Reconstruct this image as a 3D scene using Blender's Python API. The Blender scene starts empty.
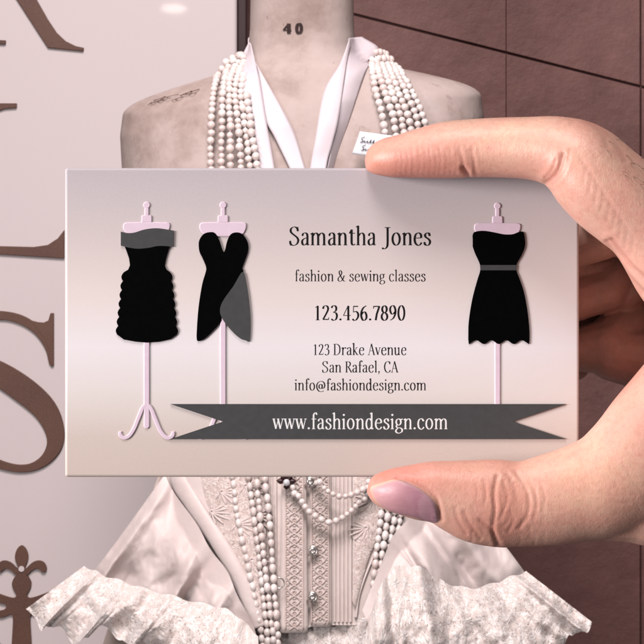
import bpy, bmesh, math, random
import numpy as np
from mathutils import noise as mnoise
from mathutils import Vector
from mathutils.bvhtree import BVHTree

random.seed(7); np.random.seed(7)
scn = bpy.context.scene
COL = scn.collection

# ------------------------------------------------------------------ camera space -> world
TH = 0.1331                    # tan(half field of view)
CZ = 1.40                      # camera height
DC = 0.400                     # distance of the card
SC = 2*TH*DC/644               # metres per photo pixel at the card
DM = 2.60                      # distance of the dress form axis
SM = 2*TH*DM/644
def P(px, py, D):
    k = 2*TH*D/644
    return Vector(((px-322)*k, D, CZ+(322-py)*k))
def PH(px, py, d):             # a point near the card, d in card pixels towards the viewer
    return P(px, py, DC-d*SC)
def lin(r, g, b):
    f = lambda c: (c/255/12.92) if c/255 <= 0.04045 else ((c/255+0.055)/1.055)**2.4
    return (f(r), f(g), f(b), 1.0)

# ------------------------------------------------------------------ object helpers
def thing(name, label, cat, loc, group=None):
    o = bpy.data.objects.new(name, None); COL.objects.link(o)
    o.location = loc; o.empty_display_size = 0.01
    o['label'] = label; o['category'] = cat
    if group: o['group'] = group
    return o
class MB:
    def __init__(s): s.v = []; s.f = []
    def add(s, vs, fs):
        n = len(s.v); s.v += [tuple(v) for v in vs]; s.f += [tuple(i+n for i in f) for f in fs]
    def grid(s, rows, closed=False):
        n = len(s.v); m = len(rows[0])
        for r in rows: s.v += [tuple(p) for p in r]
        for i in range(len(rows)-1):
            for j in range(m if closed else m-1):
                j2 = (j+1) % m
                s.f.append((n+i*m+j, n+i*m+j2, n+(i+1)*m+j2, n+(i+1)*m+j))
    def tube(s, pts, r, n=6, cap=True):
        pts = [Vector(p) for p in pts]; rows = []
        for i, p in enumerate(pts):
            t = (pts[min(i+1, len(pts)-1)]-pts[max(i-1, 0)]).normalized()
            a = t.cross(Vector((0, 1, 0.01)))
            if a.length < 1e-6: a = t.cross(Vector((1, 0, 0)))
            a.normalize(); b = t.cross(a)
            rr = r[i] if isinstance(r, (list, tuple)) else r
            rows.append([p+a*rr*math.cos(2*math.pi*k/n)+b*rr*math.sin(2*math.pi*k/n) for k in range(n)])
        base = len(s.v); s.grid(rows, True)
        if cap:
            s.f.append(tuple(base+k for k in range(n)))
            e = base+(len(rows)-1)*n; s.f.append(tuple(e+k for k in reversed(range(n))))
    def build(s, name, m, parent=None, smooth=True, recalc=True):
        me = bpy.data.meshes.new(name)
        me.from_pydata(s.v, [], s.f)
        if recalc:
            bm = bmesh.new(); bm.from_mesh(me); bmesh.ops.recalc_face_normals(bm, faces=bm.faces[:]); bm.to_mesh(me); bm.free()
        if smooth: me.polygons.foreach_set('use_smooth', [True]*len(me.polygons))
        me.update()
        return link(name, me, m, parent)
def root_loc(o):
    v = Vector(o.location)
    while o.parent: o = o.parent; v += Vector(o.location)
    return v
def link(name, me, m, parent=None, label=None):
    o = bpy.data.objects.new(name, me); COL.objects.link(o)
    if m: me.materials.append(m)
    if parent:
        o.parent = parent; o.location = -root_loc(parent)   # mesh data stays in world coordinates
    if label: o['label'] = label
    return o
def tag(o, label, cat, group=None):
    """a thing that is one mesh: move its origin to its own base"""
    me = o.data
    co = np.empty(len(me.vertices)*3); me.vertices.foreach_get('co', co); co = co.reshape(-1, 3)
    c = (co.min(0)+co.max(0))/2
    me.vertices.foreach_set('co', (co-c).ravel()); me.update()
    o.location = Vector(c)+Vector(o.location)
    o['label'] = label; o['category'] = cat
    if group: o['group'] = group
    return o
def spline(pts, n=10, closed=False):
    """Catmull-Rom through points of any dimension"""
    pts = [np.array(p, float) for p in pts]; out = []
    N = len(pts); segs = N if closed else N-1
    for i in range(segs):
        if closed: a, b, c, d = pts[(i-1) % N], pts[i], pts[(i+1) % N], pts[(i+2) % N]
        else:
            b, c = pts[i], pts[i+1]
            a = pts[i-1] if i else 2*b-c
            d = pts[i+2] if i+2 < N else 2*c-b
        for k in range(n):
            t = k/n
            out.append(0.5*((2*b)+(c-a)*t+(2*a-5*b+4*c-d)*t*t+(3*b-a-3*c+d)*t**3))
    if not closed: out.append(pts[-1])
    return out
def at(curve, t):
    t = min(max(t, 0), 1)*(len(curve)-1); i = min(int(t), len(curve)-2); f = t-i
    return np.array(curve[i])*(1-f)+np.array(curve[i+1])*f

# ------------------------------------------------------------------ materials
class NT:
    def __init__(s, name):
        s.m = bpy.data.materials.new(name); s.m.use_nodes = True
        s.t = s.m.node_tree; s.n = s.t.nodes; s.l = s.t.links
        s.b = s.n['Principled BSDF']; s.out = s.n['Material Output']
        s.co = s.n.new('ShaderNodeTexCoord').outputs['Object']
    def noise(s, scale, detail=4, rough=0.55, stretch=None):
        x = s.n.new('ShaderNodeTexNoise'); x.inputs['Scale'].default_value = scale
        x.inputs['Detail'].default_value = detail; x.inputs['Roughness'].default_value = rough
        s.l.new(s.vec(stretch), x.inputs['Vector']); return x.outputs['Fac']
    def vec(s, stretch):
        if not stretch: return s.co
        m = s.n.new('ShaderNodeMapping'); m.inputs['Scale'].default_value = stretch
        s.l.new(s.co, m.inputs['Vector']); return m.outputs['Vector']
    def voro(s, scale, feature='F1', stretch=None, rnd=1.0):
        x = s.n.new('ShaderNodeTexVoronoi'); x.feature = feature; x.inputs['Scale'].default_value = scale
        x.inputs['Randomness'].default_value = rnd
        s.l.new(s.vec(stretch), x.inputs['Vector']); return x.outputs['Distance']
    def wave(s, scale, axis='X', dist=0.0, detail=2):
        x = s.n.new('ShaderNodeTexWave'); x.bands_direction = axis; x.inputs['Scale'].default_value = scale
        x.inputs['Distortion'].default_value = dist; x.inputs['Detail'].default_value = detail
        s.l.new(s.co, x.inputs['Vector']); return x.outputs['Fac']
    def ramp(s, fac, stops):
        r = s.n.new('ShaderNodeValToRGB'); e = r.color_ramp.elements
        while len(e) < len(stops): e.new(0.5)
        for i, (p, c) in enumerate(stops): e[i].position = p; e[i].color = c if len(c) == 4 else (*c, 1)
        s.l.new(fac, r.inputs['Fac']); return r.outputs['Color']
    def math(s, op, a, b=None, c=None):
        x = s.n.new('ShaderNodeMath'); x.operation = op
        for i, v in enumerate((a, b, c)):
            if v is None: continue
            if isinstance(v, (int, float)): x.inputs[i].default_value = v
            else: s.l.new(v, x.inputs[i])
        return x.outputs[0]
    def mix(s, fac, a, b, mode='MIX'):
        x = s.n.new('ShaderNodeMix'); x.data_type = 'RGBA'; x.blend_type = mode
        for i, v in ((0, fac), (6, a), (7, b)):
            if isinstance(v, (int, float)): x.inputs[i].default_value = v
            elif isinstance(v, tuple): x.inputs[i].default_value = v
            else: s.l.new(v, x.inputs[i])
        return x.outputs[2]
    def bump(s, h, strength, dist, prev=None):
        x = s.n.new('ShaderNodeBump'); x.inputs['Strength'].default_value = strength; x.inputs['Distance'].default_value = dist
        s.l.new(h, x.inputs['Height'])
        if prev: s.l.new(prev, x.inputs['Normal'])
        s.l.new(x.outputs['Normal'], s.b.inputs['Normal']); return x.outputs['Normal']
    def set(s, col=None, rough=0.6, spec=0.5, **kw):
        if col is not None:
            if isinstance(col, tuple): s.b.inputs['Base Color'].default_value = col
            else: s.l.new(col, s.b.inputs['Base Color'])
        s.b.inputs['Roughness'].default_value = rough; s.b.inputs['Specular IOR Level'].default_value = spec
        for k, v in kw.items(): s.b.inputs[k.replace('_', ' ')].default_value = v
        return s
M = {}
def mat_plain(name, c1, c2, scale, rough, bump=0.0, bscale=None, bdist=0.001, spec=0.4, **kw):
    t = NT(name); c = t.mix(t.ramp(t.noise(scale), [(0.3, (0, 0, 0)), (0.7, (1, 1, 1))]), c1, c2)
    t.set(c, rough, spec, **kw)
    if bump: t.bump(t.noise(bscale or scale*4, 6), bump, bdist)
    M[name] = t.m; return t

# card stock: printed colour gradient
t = NT('card_stock')
sep = t.n.new('ShaderNodeSeparateXYZ'); t.l.new(t.co, sep.inputs[0])
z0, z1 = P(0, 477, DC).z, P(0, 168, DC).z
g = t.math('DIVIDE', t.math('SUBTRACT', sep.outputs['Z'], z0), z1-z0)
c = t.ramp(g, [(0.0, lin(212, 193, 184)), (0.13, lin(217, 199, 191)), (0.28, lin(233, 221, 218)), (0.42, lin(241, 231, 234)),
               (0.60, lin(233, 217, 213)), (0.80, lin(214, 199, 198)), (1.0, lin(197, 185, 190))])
c = t.mix(0.04, c, t.ramp(t.noise(2500, 3), [(0.2, (0, 0, 0)), (0.8, (1, 1, 1))]), 'OVERLAY')
t.set(c, 0.55, 0.3); t.bump(t.noise(1800, 4), 0.08, 0.00005); M['card'] = t.m
mat_plain('ink_black', lin(3, 3, 4), lin(5, 5, 6), 900, 0.8, spec=0.03)
mat_plain('ink_text', lin(26, 24, 25), lin(33, 30, 31), 900, 0.7, spec=0.1)
mat_plain('ink_grey', lin(72, 71, 72), lin(77, 76, 77), 900, 0.65, spec=0.15)
mat_plain('ink_pink', lin(230, 204, 219), lin(235, 210, 224), 900, 0.5, spec=0.3)
mat_plain('ink_white', lin(240, 236, 236), lin(246, 242, 242), 900, 0.6, spec=0.2)

# linen of the dress form
t = NT('linen')
st = t.ramp(t.noise(9, 6, 0.65), [(0.30, lin(150, 128, 120)), (0.47, lin(186, 166, 160)), (0.7, lin(201, 184, 179))])
st = t.mix(t.ramp(t.noise(34, 5, 0.7), [(0.60, (0, 0, 0)), (0.76, (1, 1, 1))]), st, lin(150, 128, 118))
st = t.mix(t.ramp(t.noise(120, 3, 0.7, (1, 1, 0.35)), [(0.68, (0, 0, 0)), (0.74, (1, 1, 1))]), st, lin(120, 92, 84))
wv = t.math('ADD', t.wave(420, 'X', 1.5), t.wave(420, 'Z', 1.5))
st = t.mix(t.math('MULTIPLY', wv, 0.10), st, lin(150, 134, 126))
t.set(st, 0.85, 0.2)
nb = t.bump(wv, 0.25, 0.0006); t.bump(t.noise(22, 6), 0.4, 0.004, nb); M['linen'] = t.m
mat_plain('thread', lin(104, 80, 72), lin(132, 106, 96), 200, 0.9)
mat_plain('stencil', lin(36, 24, 24), lin(60, 42, 40), 300, 0.9)

# satin ribbon
t = NT('ribbon'); c = t.mix(t.noise(30, 3), lin(216, 203, 207), lin(206, 191, 196)); t.set(c, 0.45, 0.4)
t.bump(t.wave(900, 'Z', 0.6), 0.08, 0.0003); M['ribbon'] = t.m
# pearls
t = NT('pearl')
c = t.mix(t.ramp(t.noise(45, 3), [(0.35, (0, 0, 0)), (0.65, (1, 1, 1))]), lin(240, 226, 222), lin(220, 198, 192))
t.set(c, 0.2, 0.6, Coat_Weight=0.5, Coat_Roughness=0.15); t.bump(t.noise(160, 2), 0.25, 0.0015); M['pearl'] = t.m
# cloths
def cloth(name, c1, c2, rough, weave=500, wb=0.15, crump=0.35, cd=0.006):
    t = NT(name); c = t.mix(t.ramp(t.noise(12, 5), [(0.3, (0, 0, 0)), (0.7, (1, 1, 1))]), c1, c2)
    t.set(c, rough, 0.3, Sheen_Weight=0.15)
    n = t.bump(t.math('ADD', t.wave(weave, 'X', 1), t.wave(weave, 'Z', 1)), wb, 0.0005)
    t.bump(t.noise(18, 4), crump, cd, n); M[name] = t.m; return t
cloth('satin', lin(226, 209, 205), lin(213, 194, 190), 0.45, 900, 0.08, 0.5)
cloth('cotton', lin(222, 204, 198), lin(212, 192, 186), 0.8, 600, 0.2, 0.4)
cloth('underskirt', lin(222, 202, 192), lin(208, 186, 176), 0.8, 600, 0.2, 0.6)
def lace(name, cell, use_uv, col1, col2, solid=0.8):
    t = NT(name)
    src = t.n.new('ShaderNodeTexCoord').outputs['UV'] if use_uv else t.co
    mp = t.n.new('ShaderNodeMapping'); t.l.new(src, mp.inputs['Vector'])
    mp.inputs['Scale'].default_value = (1/cell, 1/cell, 1/cell)
    if not use_uv: mp.inputs['Rotation'].default_value = (math.radians(90), 0, 0)
    t.co = mp.outputs['Vector']
    wob = t.n.new('ShaderNodeTexNoise'); wob.inputs['Scale'].default_value = 0.9; wob.inputs['Detail'].default_value = 2; t.l.new(t.co, wob.inputs['Vector'])
    vm = t.n.new('ShaderNodeVectorMath'); vm.operation = 'MULTIPLY_ADD'; t.l.new(wob.outputs['Color'], vm.inputs[0]); vm.inputs[1].default_value = (1.3, 1.3, 0); t.l.new(t.co, vm.inputs[2])
    sp_ = t.n.new('ShaderNodeSeparateXYZ'); t.l.new(vm.outputs[0], sp_.inputs[0])
    row = t.math('FLOOR', sp_.outputs['Y'])
    fx = t.math('SUBTRACT', t.math('FRACT', t.math('ADD', sp_.outputs['X'], t.math('MULTIPLY', row, 0.5))), 0.5)
    fy = t.math('SUBTRACT', t.math('FRACT', sp_.outputs['Y']), 0.5)
    r = t.math('SQRT', t.math('ADD', t.math('MULTIPLY', fx, fx), t.math('MULTIPLY', fy, fy)))
    th_ = t.math('ARCTAN2', fy, fx)
    pr = t.math('ADD', 0.33, t.math('MULTIPLY', t.math('COSINE', t.math('MULTIPLY', th_, 6.0)), 0.10))
    dpr = t.math('SUBTRACT', pr, r)                            # > 0 inside the flower
    flower = t.math('MULTIPLY', t.math('GREATER_THAN', dpr, 0.0), t.math('GREATER_THAN', r, 0.06))
    leaf = t.math('GREATER_THAN', t.noise(2.3, 2), 0.57)       # leafy fill between the flowers
    rim = t.math('LESS_THAN', t.math('ABSOLUTE', t.math('ADD', dpr, 0.045)), 0.028)
    net = t.math('LESS_THAN', t.voro(7.5, 'DISTANCE_TO_EDGE'), 0.15)
    body = t.math('MAXIMUM', flower, leaf)
    gap = t.math('MULTIPLY', t.math('GREATER_THAN', t.noise(3.1, 2), 0.56), t.math('SUBTRACT', 1.0, body))
    base = t.math('SUBTRACT', solid, t.math('MULTIPLY', t.math('MAXIMUM', gap, t.math('MULTIPLY', rim, 0.7)), 0.45))
    a = t.math('MAXIMUM', t.math('MAXIMUM', net, body), base)
    c = t.mix(body, col2, col1); t.set(c, 0.85, 0.2, Sheen_Weight=0.2)
    h = t.math('ADD', t.math('MULTIPLY', body, 0.8), t.math('MULTIPLY', t.math('COSINE', t.math('MULTIPLY', th_, 6.0)), t.math('MULTIPLY', flower, 0.3)))
    n = t.bump(h, 0.55, 0.0016); t.bump(t.noise(9, 3), 0.3, 0.001, t.bump(net, 0.4, 0.0005, n))
    tr = t.n.new('ShaderNodeBsdfTransparent'); mx = t.n.new('ShaderNodeMixShader')
    t.l.new(a, mx.inputs[0]); t.l.new(tr.outputs[0], mx.inputs[1]); t.l.new(t.b.outputs[0], mx.inputs[2])
    t.l.new(mx.outputs[0], t.out.inputs['Surface']); M[name] = t.m
lace('lace', 15.0, True, lin(237, 225, 221), lin(226, 210, 204))
lace('lace_panel', 0.011, False, lin(226, 208, 202), lin(212, 191, 184), 0.9)
mat_plain('trim', lin(203, 180, 172), lin(217, 198, 191), 150, 0.8)
mat_plain('trim_light', lin(226, 208, 203), lin(214, 194, 188), 150, 0.8)
mat_plain('silver', lin(200, 190, 186), lin(225, 218, 214), 200, 0.25, Metallic=0.9)
mat_plain('garnet', lin(42, 18, 22), lin(60, 28, 32), 200, 0.3)
mat_plain('crystal', lin(235, 232, 235), lin(200, 196, 200), 400, 0.08, Coat_Weight=0.6)
mat_plain('paper', lin(232, 230, 234), lin(224, 221, 226), 100, 0.8)
mat_plain('pen', lin(60, 60, 72), lin(84, 82, 94), 500, 0.8)

# sign board, letters
t = NT('sign_panel')
c = t.mix(t.noise(1.6, 3), lin(218, 203, 202), lin(212, 196, 196)); t.set(c, 0.45, 0.4, Coat_Weight=0.3, Coat_Roughness=0.035)
M['sign'] = t.m
t = NT('sign_letter')
c = t.mix(t.ramp(t.noise(14, 5), [(0.3, (0, 0, 0)), (0.7, (1, 1, 1))]), lin(86, 54, 46), lin(99, 67, 53))
c = t.mix(t.ramp(t.noise(700, 2), [(0.4, (0, 0, 0)), (0.7, (0.5, 0.5, 0.5))]), c, lin(116, 84, 70))
t.set(c, 0.5, 0.35); t.bump(t.noise(500, 3), 0.1, 0.0005); M['letter'] = t.m
t = NT('brown_slab')
c = t.ramp(t.noise(2.3, 8, 0.6), [(0.25, lin(108, 72, 68)), (0.5, lin(129, 89, 84)), (0.75, lin(148, 108, 100))])
c = t.mix(t.ramp(t.noise(26, 8, 0.75), [(0.35, (0, 0, 0)), (0.75, (0.45, 0.45, 0.45))]), c, lin(74, 50, 50))
c = t.mix(t.ramp(t.noise(190, 4, 0.8), [(0.55, (0, 0, 0)), (0.75, (0.4, 0.4, 0.4))]), c, lin(124, 96, 91))
t.set(c, 0.6, 0.35); n = t.bump(t.noise(9, 8, 0.6), 0.35, 0.02); t.bump(t.noise(120, 6), 0.3, 0.002, n); M['slab'] = t.m
mat_plain('groove', lin(78, 51, 50), lin(88, 60, 58), 30, 0.9)
mat_plain('post', lin(50, 30, 32), lin(64, 42, 43), 12, 0.6)

# skin
t = NT('skin')
at_ = t.n.new('ShaderNodeVertexColor'); at_.layer_name = 'tint'
c = at_.outputs['Color']
c = t.mix(t.ramp(t.noise(260, 5, 0.6), [(0.38, (0, 0, 0)), (0.7, (0.6, 0.6, 0.6))]), c, lin(226, 156, 142))
c = t.mix(t.ramp(t.noise(1100, 3, 0.7), [(0.45, (0, 0, 0)), (0.75, (0.4, 0.4, 0.4))]), c, lin(196, 128, 108))
t.set(c, 0.43, 0.45, Subsurface_Weight=0.14, Subsurface_Scale=0.0018)
t.b.inputs['Subsurface Radius'].default_value = (1.0, 0.35, 0.18)
n = t.bump(t.voro(2300, 'DISTANCE_TO_EDGE', (1.0, 1.0, 0.6)), 0.22, 0.0001)
n = t.bump(t.noise(900, 6, 0.7, (1.2, 1, 0.6)), 0.26, 0.0003, n)
t.bump(t.noise(150, 4), 0.16, 0.0008, n)
M['skin'] = t.m
t = NT('nail')
at_ = t.n.new('ShaderNodeVertexColor'); at_.layer_name = 'tint'
t.set(t.mix(t.ramp(t.noise(500, 3), [(0.4, (0, 0, 0)), (0.7, (0.25, 0.25, 0.25))]), at_.outputs['Color'], lin(206, 160, 166)), 0.42, 0.35, Subsurface_Weight=0.1, Subsurface_Scale=0.001)
t.bump(t.noise(1500, 3, 0.5, (0.12, 1, 1)), 0.3, 0.0002); M['nail'] = t.m
mat_plain('hair', lin(70, 48, 36), lin(92, 66, 50), 300, 0.5)

# ------------------------------------------------------------------ flat shapes standing on a front-facing surface
def poly_mesh(polys, D, h, sink=0.0):
    """extrude outline(s) given in photo pixels at distance D towards the viewer by h metres"""
    bm = bmesh.new()
    for k, pl in enumerate(polys):
        e = k*h*0.03
        vs = [bm.verts.new(P(p[0], p[1], D)+Vector((0, -h-e, 0))) for p in pl]
        wb = [bm.verts.new(P(p[0], p[1], D)+Vector((0, sink, 0))) for p in pl]
        bm.faces.new(vs)
        for i in range(len(pl)):
            j = (i+1) % len(pl); bm.faces.new((vs[i], vs[j], wb[j], wb[i]))
    bmesh.ops.recalc_face_normals(bm, faces=bm.faces[:])
    me = bpy.data.meshes.new('flat'); bm.to_mesh(me); bm.free(); return me
def flat(name, polys, D, h, m, parent, bevel=0.0, sink=0.0):
    o = link(name, poly_mesh(polys, D, h, sink), m, parent); o.data.name = name
    if bevel:
        b = o.modifiers.new('edge', 'BEVEL'); b.width = bevel; b.segments = 3; b.limit_method = 'ANGLE'; b.angle_limit = math.radians(50)
        o.data.polygons.foreach_set('use_smooth', [False]*len(o.data.polygons))
    return o
def circ(x, y, rx, ry=None, n=28):
    ry = ry or rx
    return [(x+rx*math.cos(2*math.pi*k/n), y+ry*math.sin(2*math.pi*k/n)) for k in range(n)]
def sweep(pts, n=8):
    """outline of a stroke through (x, y, width) points"""
    c = spline(pts, n); L = []; R = []
    for i, p in enumerate(c):
        d = c[min(i+1, len(c)-1)][:2]-c[max(i-1, 0)][:2]; d /= np.linalg.norm(d)+1e-9
        w = p[2]/2; L.append((p[0]-d[1]*w, p[1]+d[0]*w)); R.append((p[0]+d[1]*w, p[1]-d[0]*w))
    return L+R[::-1]

# ------------------------------------------------------------------ lettering: a condensed book face drawn with a broad nib
def GL():
    g = {}
    V = lambda x, a, b: ('l', [(x, a), (x, b)])
    B = lambda x, y=0, w=9: ('t', [(x-w, y+1.6), (x+w, y+1.6)])
    T = lambda x, y, w=9: ('t', [(x-w, y-1.6), (x+w, y-1.6)])
    H = lambda x, y: ('w', [(x-10, y-7), (x+3, y)])
    S = lambda *p: ('s', list(p))
    def ell(x, y, rx, ry): return ('o', [(x+rx*math.cos(a), y+ry*math.sin(a)) for a in [math.pi/2+i*math.pi/8 for i in range(16)]])
    dot = lambda x, y, r=6.5: ('d', [(x, y), (r, r)])
    g['n'] = (56, [V(13, 0, 65), H(13, 66), S((14, 48), (23, 61), (33, 65), (41, 57), (43, 42), (43, 0)), B(13), B(43)])
    g['m'] = (86, [V(13, 0, 65), H(13, 66), S((14, 48), (22, 61), (31, 65), (39, 57), (41, 42), (41, 0)), S((42, 48), (51, 61), (60, 65), (69, 57), (71, 42), (71, 0)), B(13), B(41, 0, 8), B(71)])
    g['h'] = (56, [V(13, 0, 103), H(13, 104), S((14, 48), (23, 61), (33, 65), (41, 57), (43, 42), (43, 0)), B(13), B(43)])
    g['a'] = (49, [S((11, 53), (15, 62), (24, 66), (33, 61), (36, 48), (36, 10), (39, 2), (46, 4)), S((36, 40), (22, 36), (11, 26), (10, 11), (17, 1), (27, 4), (36, 14)), dot(12, 53, 4.5)])
    g['S'] = (58, [S((46, 76), (43, 89), (33, 97), (21, 96), (12, 88), (10, 75), (16, 64), (30, 52), (42, 41), (48, 26), (42, 8), (28, -1), (16, 1), (9, 9), (7, 22)), ('t', [(46.5, 73), (46.5, 98)]), ('t', [(7, -1), (7, 25)])])
    g['t'] = (38, [S((18, 84), (18, 20), (20, 6), (27, 1), (36, 6)), ('t', [(6, 64), (35, 64)]), ('w', [(7, 64), (18, 83)])])
    g['J'] = (46, [S((30, 96), (30, 10), (26, -10), (16, -19), (5, -18)), T(30, 96, 14), dot(6, -17, 5)])
    g['o'] = (55, [ell(27, 33, 18, 33)])
    g['e'] = (51, [('t', [(11, 38), (42, 39)]), S((42, 39), (40, 57), (28, 66), (15, 58), (9, 35), (13, 11), (26, -1), (36, 3), (44, 14))])
    g['s'] = (43, [S((33, 50), (31, 60), (23, 66), (14, 62), (10, 52), (15, 42), (26, 34), (34, 24), (34, 10), (26, 0), (16, 0), (9, 7), (7, 16)), ('t', [(34, 48), (34, 66)]), ('t', [(7, 0), (7, 18)])])
    g['f'] = (35, [S((35, 95), (31, 103), (24, 102), (18, 92), (17, 78), (17, 0)), ('t', [(5, 64), (33, 64)]), B(17), dot(35, 95, 5)])
    g['i'] = (28, [V(14, 0, 65), H(14, 66), B(14), dot(14, 90)])
    g['l'] = (28, [V(14, 0, 103), H(14, 104), B(14)])
    g['&'] = (70, [S((56, 48), (50, 26), (36, 5), (22, -1), (10, 8), (9, 24), (18, 40), (32, 56), (38, 74), (34, 90), (26, 96), (18, 88), (18, 72), (28, 48), (44, 18), (56, 2), (66, 2)), T(57, 50, 9)])
    g['w'] = (68, [('l', [(7, 65), (21, 2)]), ('t', [(21, 2), (35, 64)]), ('l', [(33, 65), (47, 2)]), ('t', [(47, 2), (61, 65)]), T(8, 66, 8), T(34, 66, 7), T(61, 66, 7)])
    g['v'] = (46, [('l', [(7, 65), (23, 2)]), ('t', [(23, 2), (39, 65)]), T(8, 66, 8), T(39, 66, 7)])
    g['g'] = (51, [ell(23, 45, 14, 20), S((15, 28), (10, 18), (16, 10), (34, 7), (44, -2), (42, -17), (26, -26), (12, -22), (7, -11), (14, 1), (22, 8)), ('w', [(34, 60), (48, 64)])])
    g['c'] = (48, [S((40, 52), (35, 62), (26, 66), (14, 58), (9, 34), (13, 10), (26, -1), (36, 3), (43, 13)), dot(40, 54, 5)])
    g['d'] = (56, [S((39, 54), (28, 66), (15, 60), (9, 34), (13, 8), (22, -1), (32, 4), (40, 16)), V(41, 0, 103), H(41, 104), ('w', [(41, 1), (51, 4)])])
    g['r'] = (41, [V(13, 0, 65), H(13, 66), S((14, 46), (22, 60), (32, 65), (37, 62)), B(13), dot(37, 60, 5.5)])
    g['k'] = (52, [V(13, 0, 103), H(13, 104), B(13), ('t', [(14, 30), (37, 63)]), ('l', [(20, 38), (42, 2)]), T(37, 66, 8), B(44, 0, 8)])
    g['u'] = (57, [S((13, 65), (13, 18), (18, 4), (27, 0), (40, 14)), V(42, 0, 65), H(13, 66), H(42, 66), ('w', [(42, 1), (52, 4)])])
    g['A'] = (60, [('t', [(8, 0), (29, 97)]), ('l', [(29, 98), (52, 0)]), ('t', [(15, 36), (44, 36)]), B(8), B(52)])
    g['D'] = (68, [V(15, 0, 96), S((15, 95), (34, 94), (52, 78), (57, 48), (52, 18), (34, 2), (15, 1)), T(12, 96, 9), B(12)])
    g['R'] = (58, [V(15, 0, 96), S((15, 95), (34, 94), (44, 84), (44, 66), (34, 53), (15, 51)), ('l', [(28, 51), (54, 2)]), T(12, 96, 9), B(15), B(54, 0, 6)])
    g['C'] = (60, [S((52, 76), (46, 91), (34, 97), (18, 88), (9, 62), (9, 36), (18, 10), (34, -1), (47, 5), (54, 20)), ('t', [(52, 72), (52, 98)])])
    g['@'] = (84, [ell(40, 34, 13, 19), S((53, 52), (53, 26), (59, 17), (69, 24), (74, 44), (66, 70), (46, 80), (24, 72), (10, 48), (12, 16), (28, -8), (50, -12), (66, -4))])
    g['.'] = (24, [dot(12, 5)])
    g[','] = (24, [dot(12, 5), ('t', [(16, 5), (8, -16)])])
    g['1'] = (46, [V(24, 0, 92), ('t', [(11, 80), (24, 91)]), B(24, 0, 11)])
    g['2'] = (48, [S((9, 72), (12, 86), (24, 93), (35, 85), (37, 68), (28, 44), (9, 6)), ('w', [(7, 5), (40, 5)]), ('t', [(40, 4), (42, 18)])])
    g['3'] = (48, [S((9, 78), (16, 91), (28, 92), (36, 80), (33, 60), (19, 50)), S((19, 50), (34, 46), (40, 28), (34, 6), (20, -1), (8, 8))])
    g['4'] = (50, [('t', [(32, 92), (5, 30)]), ('t', [(5, 30), (47, 30)]), V(33, 0, 92), B(33, 0, 9)])
    g['5'] = (48, [('w', [(13, 88), (39, 88)]), ('t', [(13, 90), (12, 52)]), S((12, 51), (26, 56), (38, 44), (39, 22), (28, 3), (16, -1), (7, 8))])
    six = [(38, 92), (22, 80), (11, 56), (9, 28), (16, 4), (26, -1), (37, 10), (39, 30), (32, 50), (22, 52), (10, 36)]
    g['6'] = (48, [('s', six)])
    g['9'] = (48, [('s', [(48-x, 92-y) for x, y in six])])
    g['7'] = (46, [('w', [(8, 88), (42, 88)]), ('l', [(41, 89), (26, 40), (20, 0)]), ('t', [(8, 90), (7, 74)])])
    g['8'] = (48, [ell(24, 70, 13, 22), ell(24, 23, 16, 24)])
    g['0'] = (50, [ell(25, 46, 17, 47)])
    g[' '] = (26, [])
    return g
GLYPH = GL()
def strokes(text, thick=9.5, thin=3.4):
    """-> list of quads strips (lists of (L,R) pairs) in font units, total width"""
    out = []; x0 = 0
    for ch in text:
        adv, st = GLYPH[ch]
        for kind, pts in st:
            if kind == 'd':
                (cx, cy), (r, _) = pts
                strip = [((x0+cx+r*math.cos(a)*1, cy+r*math.sin(a)), (x0+cx-r*math.cos(a)*1, cy+r*math.sin(a))) for a in [math.pi/2-k*math.pi/10 for k in range(11)]]
                out.append(strip); continue
            c = spline(pts, 7, kind == 'o') if kind in 'so' else [np.array(p, float) for p in pts]
            if kind == 'o': c = c+[c[0]]
            strip = []
            for i, p in enumerate(c):
                if kind == 'o': d = c[(i+1) % (len(c)-1)]-c[(i-1) % (len(c)-1)]
                else: d = c[min(i+1, len(c)-1)]-c[max(i-1, 0)]
                d = d/(np.linalg.norm(d)+1e-9); th = math.atan2(d[1], d[0])
                if kind == 't': w = thin
                elif kind == 'w': w = thin*1.6
                else: w = max(thin, math.hypot(thick*math.sin(th-0.16), thin*0.8*math.cos(th-0.16)))
                strip.append(((x0+p[0]-d[1]*w/2, p[1]+d[0]*w/2), (x0+p[0]+d[1]*w/2, p[1]-d[0]*w/2)))
            out.append(strip)
        x0 += adv
    return out, x0
def text(txt, xa, xb, base, unit_h, D, h, m, parent, thick=9.5, thin=3.4, fn=None, name='printed_text', label=None):
    st, w = strokes(txt, thick, thin)
    xs = [q[0] for s in st for pr in s for q in pr]; lo, hi = min(xs), max(xs)
    sx = (xb-xa)/(hi-lo); b = MB()
    for k, s in enumerate(st):
        rows = []
        for pr in s:
            row = []
            for q in pr:
                px, py = xa+(q[0]-lo)*sx, base-q[1]*unit_h
                row.append(fn(px, py) if fn else P(px, py, D)+Vector((0, -h-(k % 23)*6e-7, 0)))
            rows.append(row)
        b.grid(rows)
    o = b.build(name, m, parent, smooth=False, recalc=False)
    if label: o['label'] = label
    return o

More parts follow.
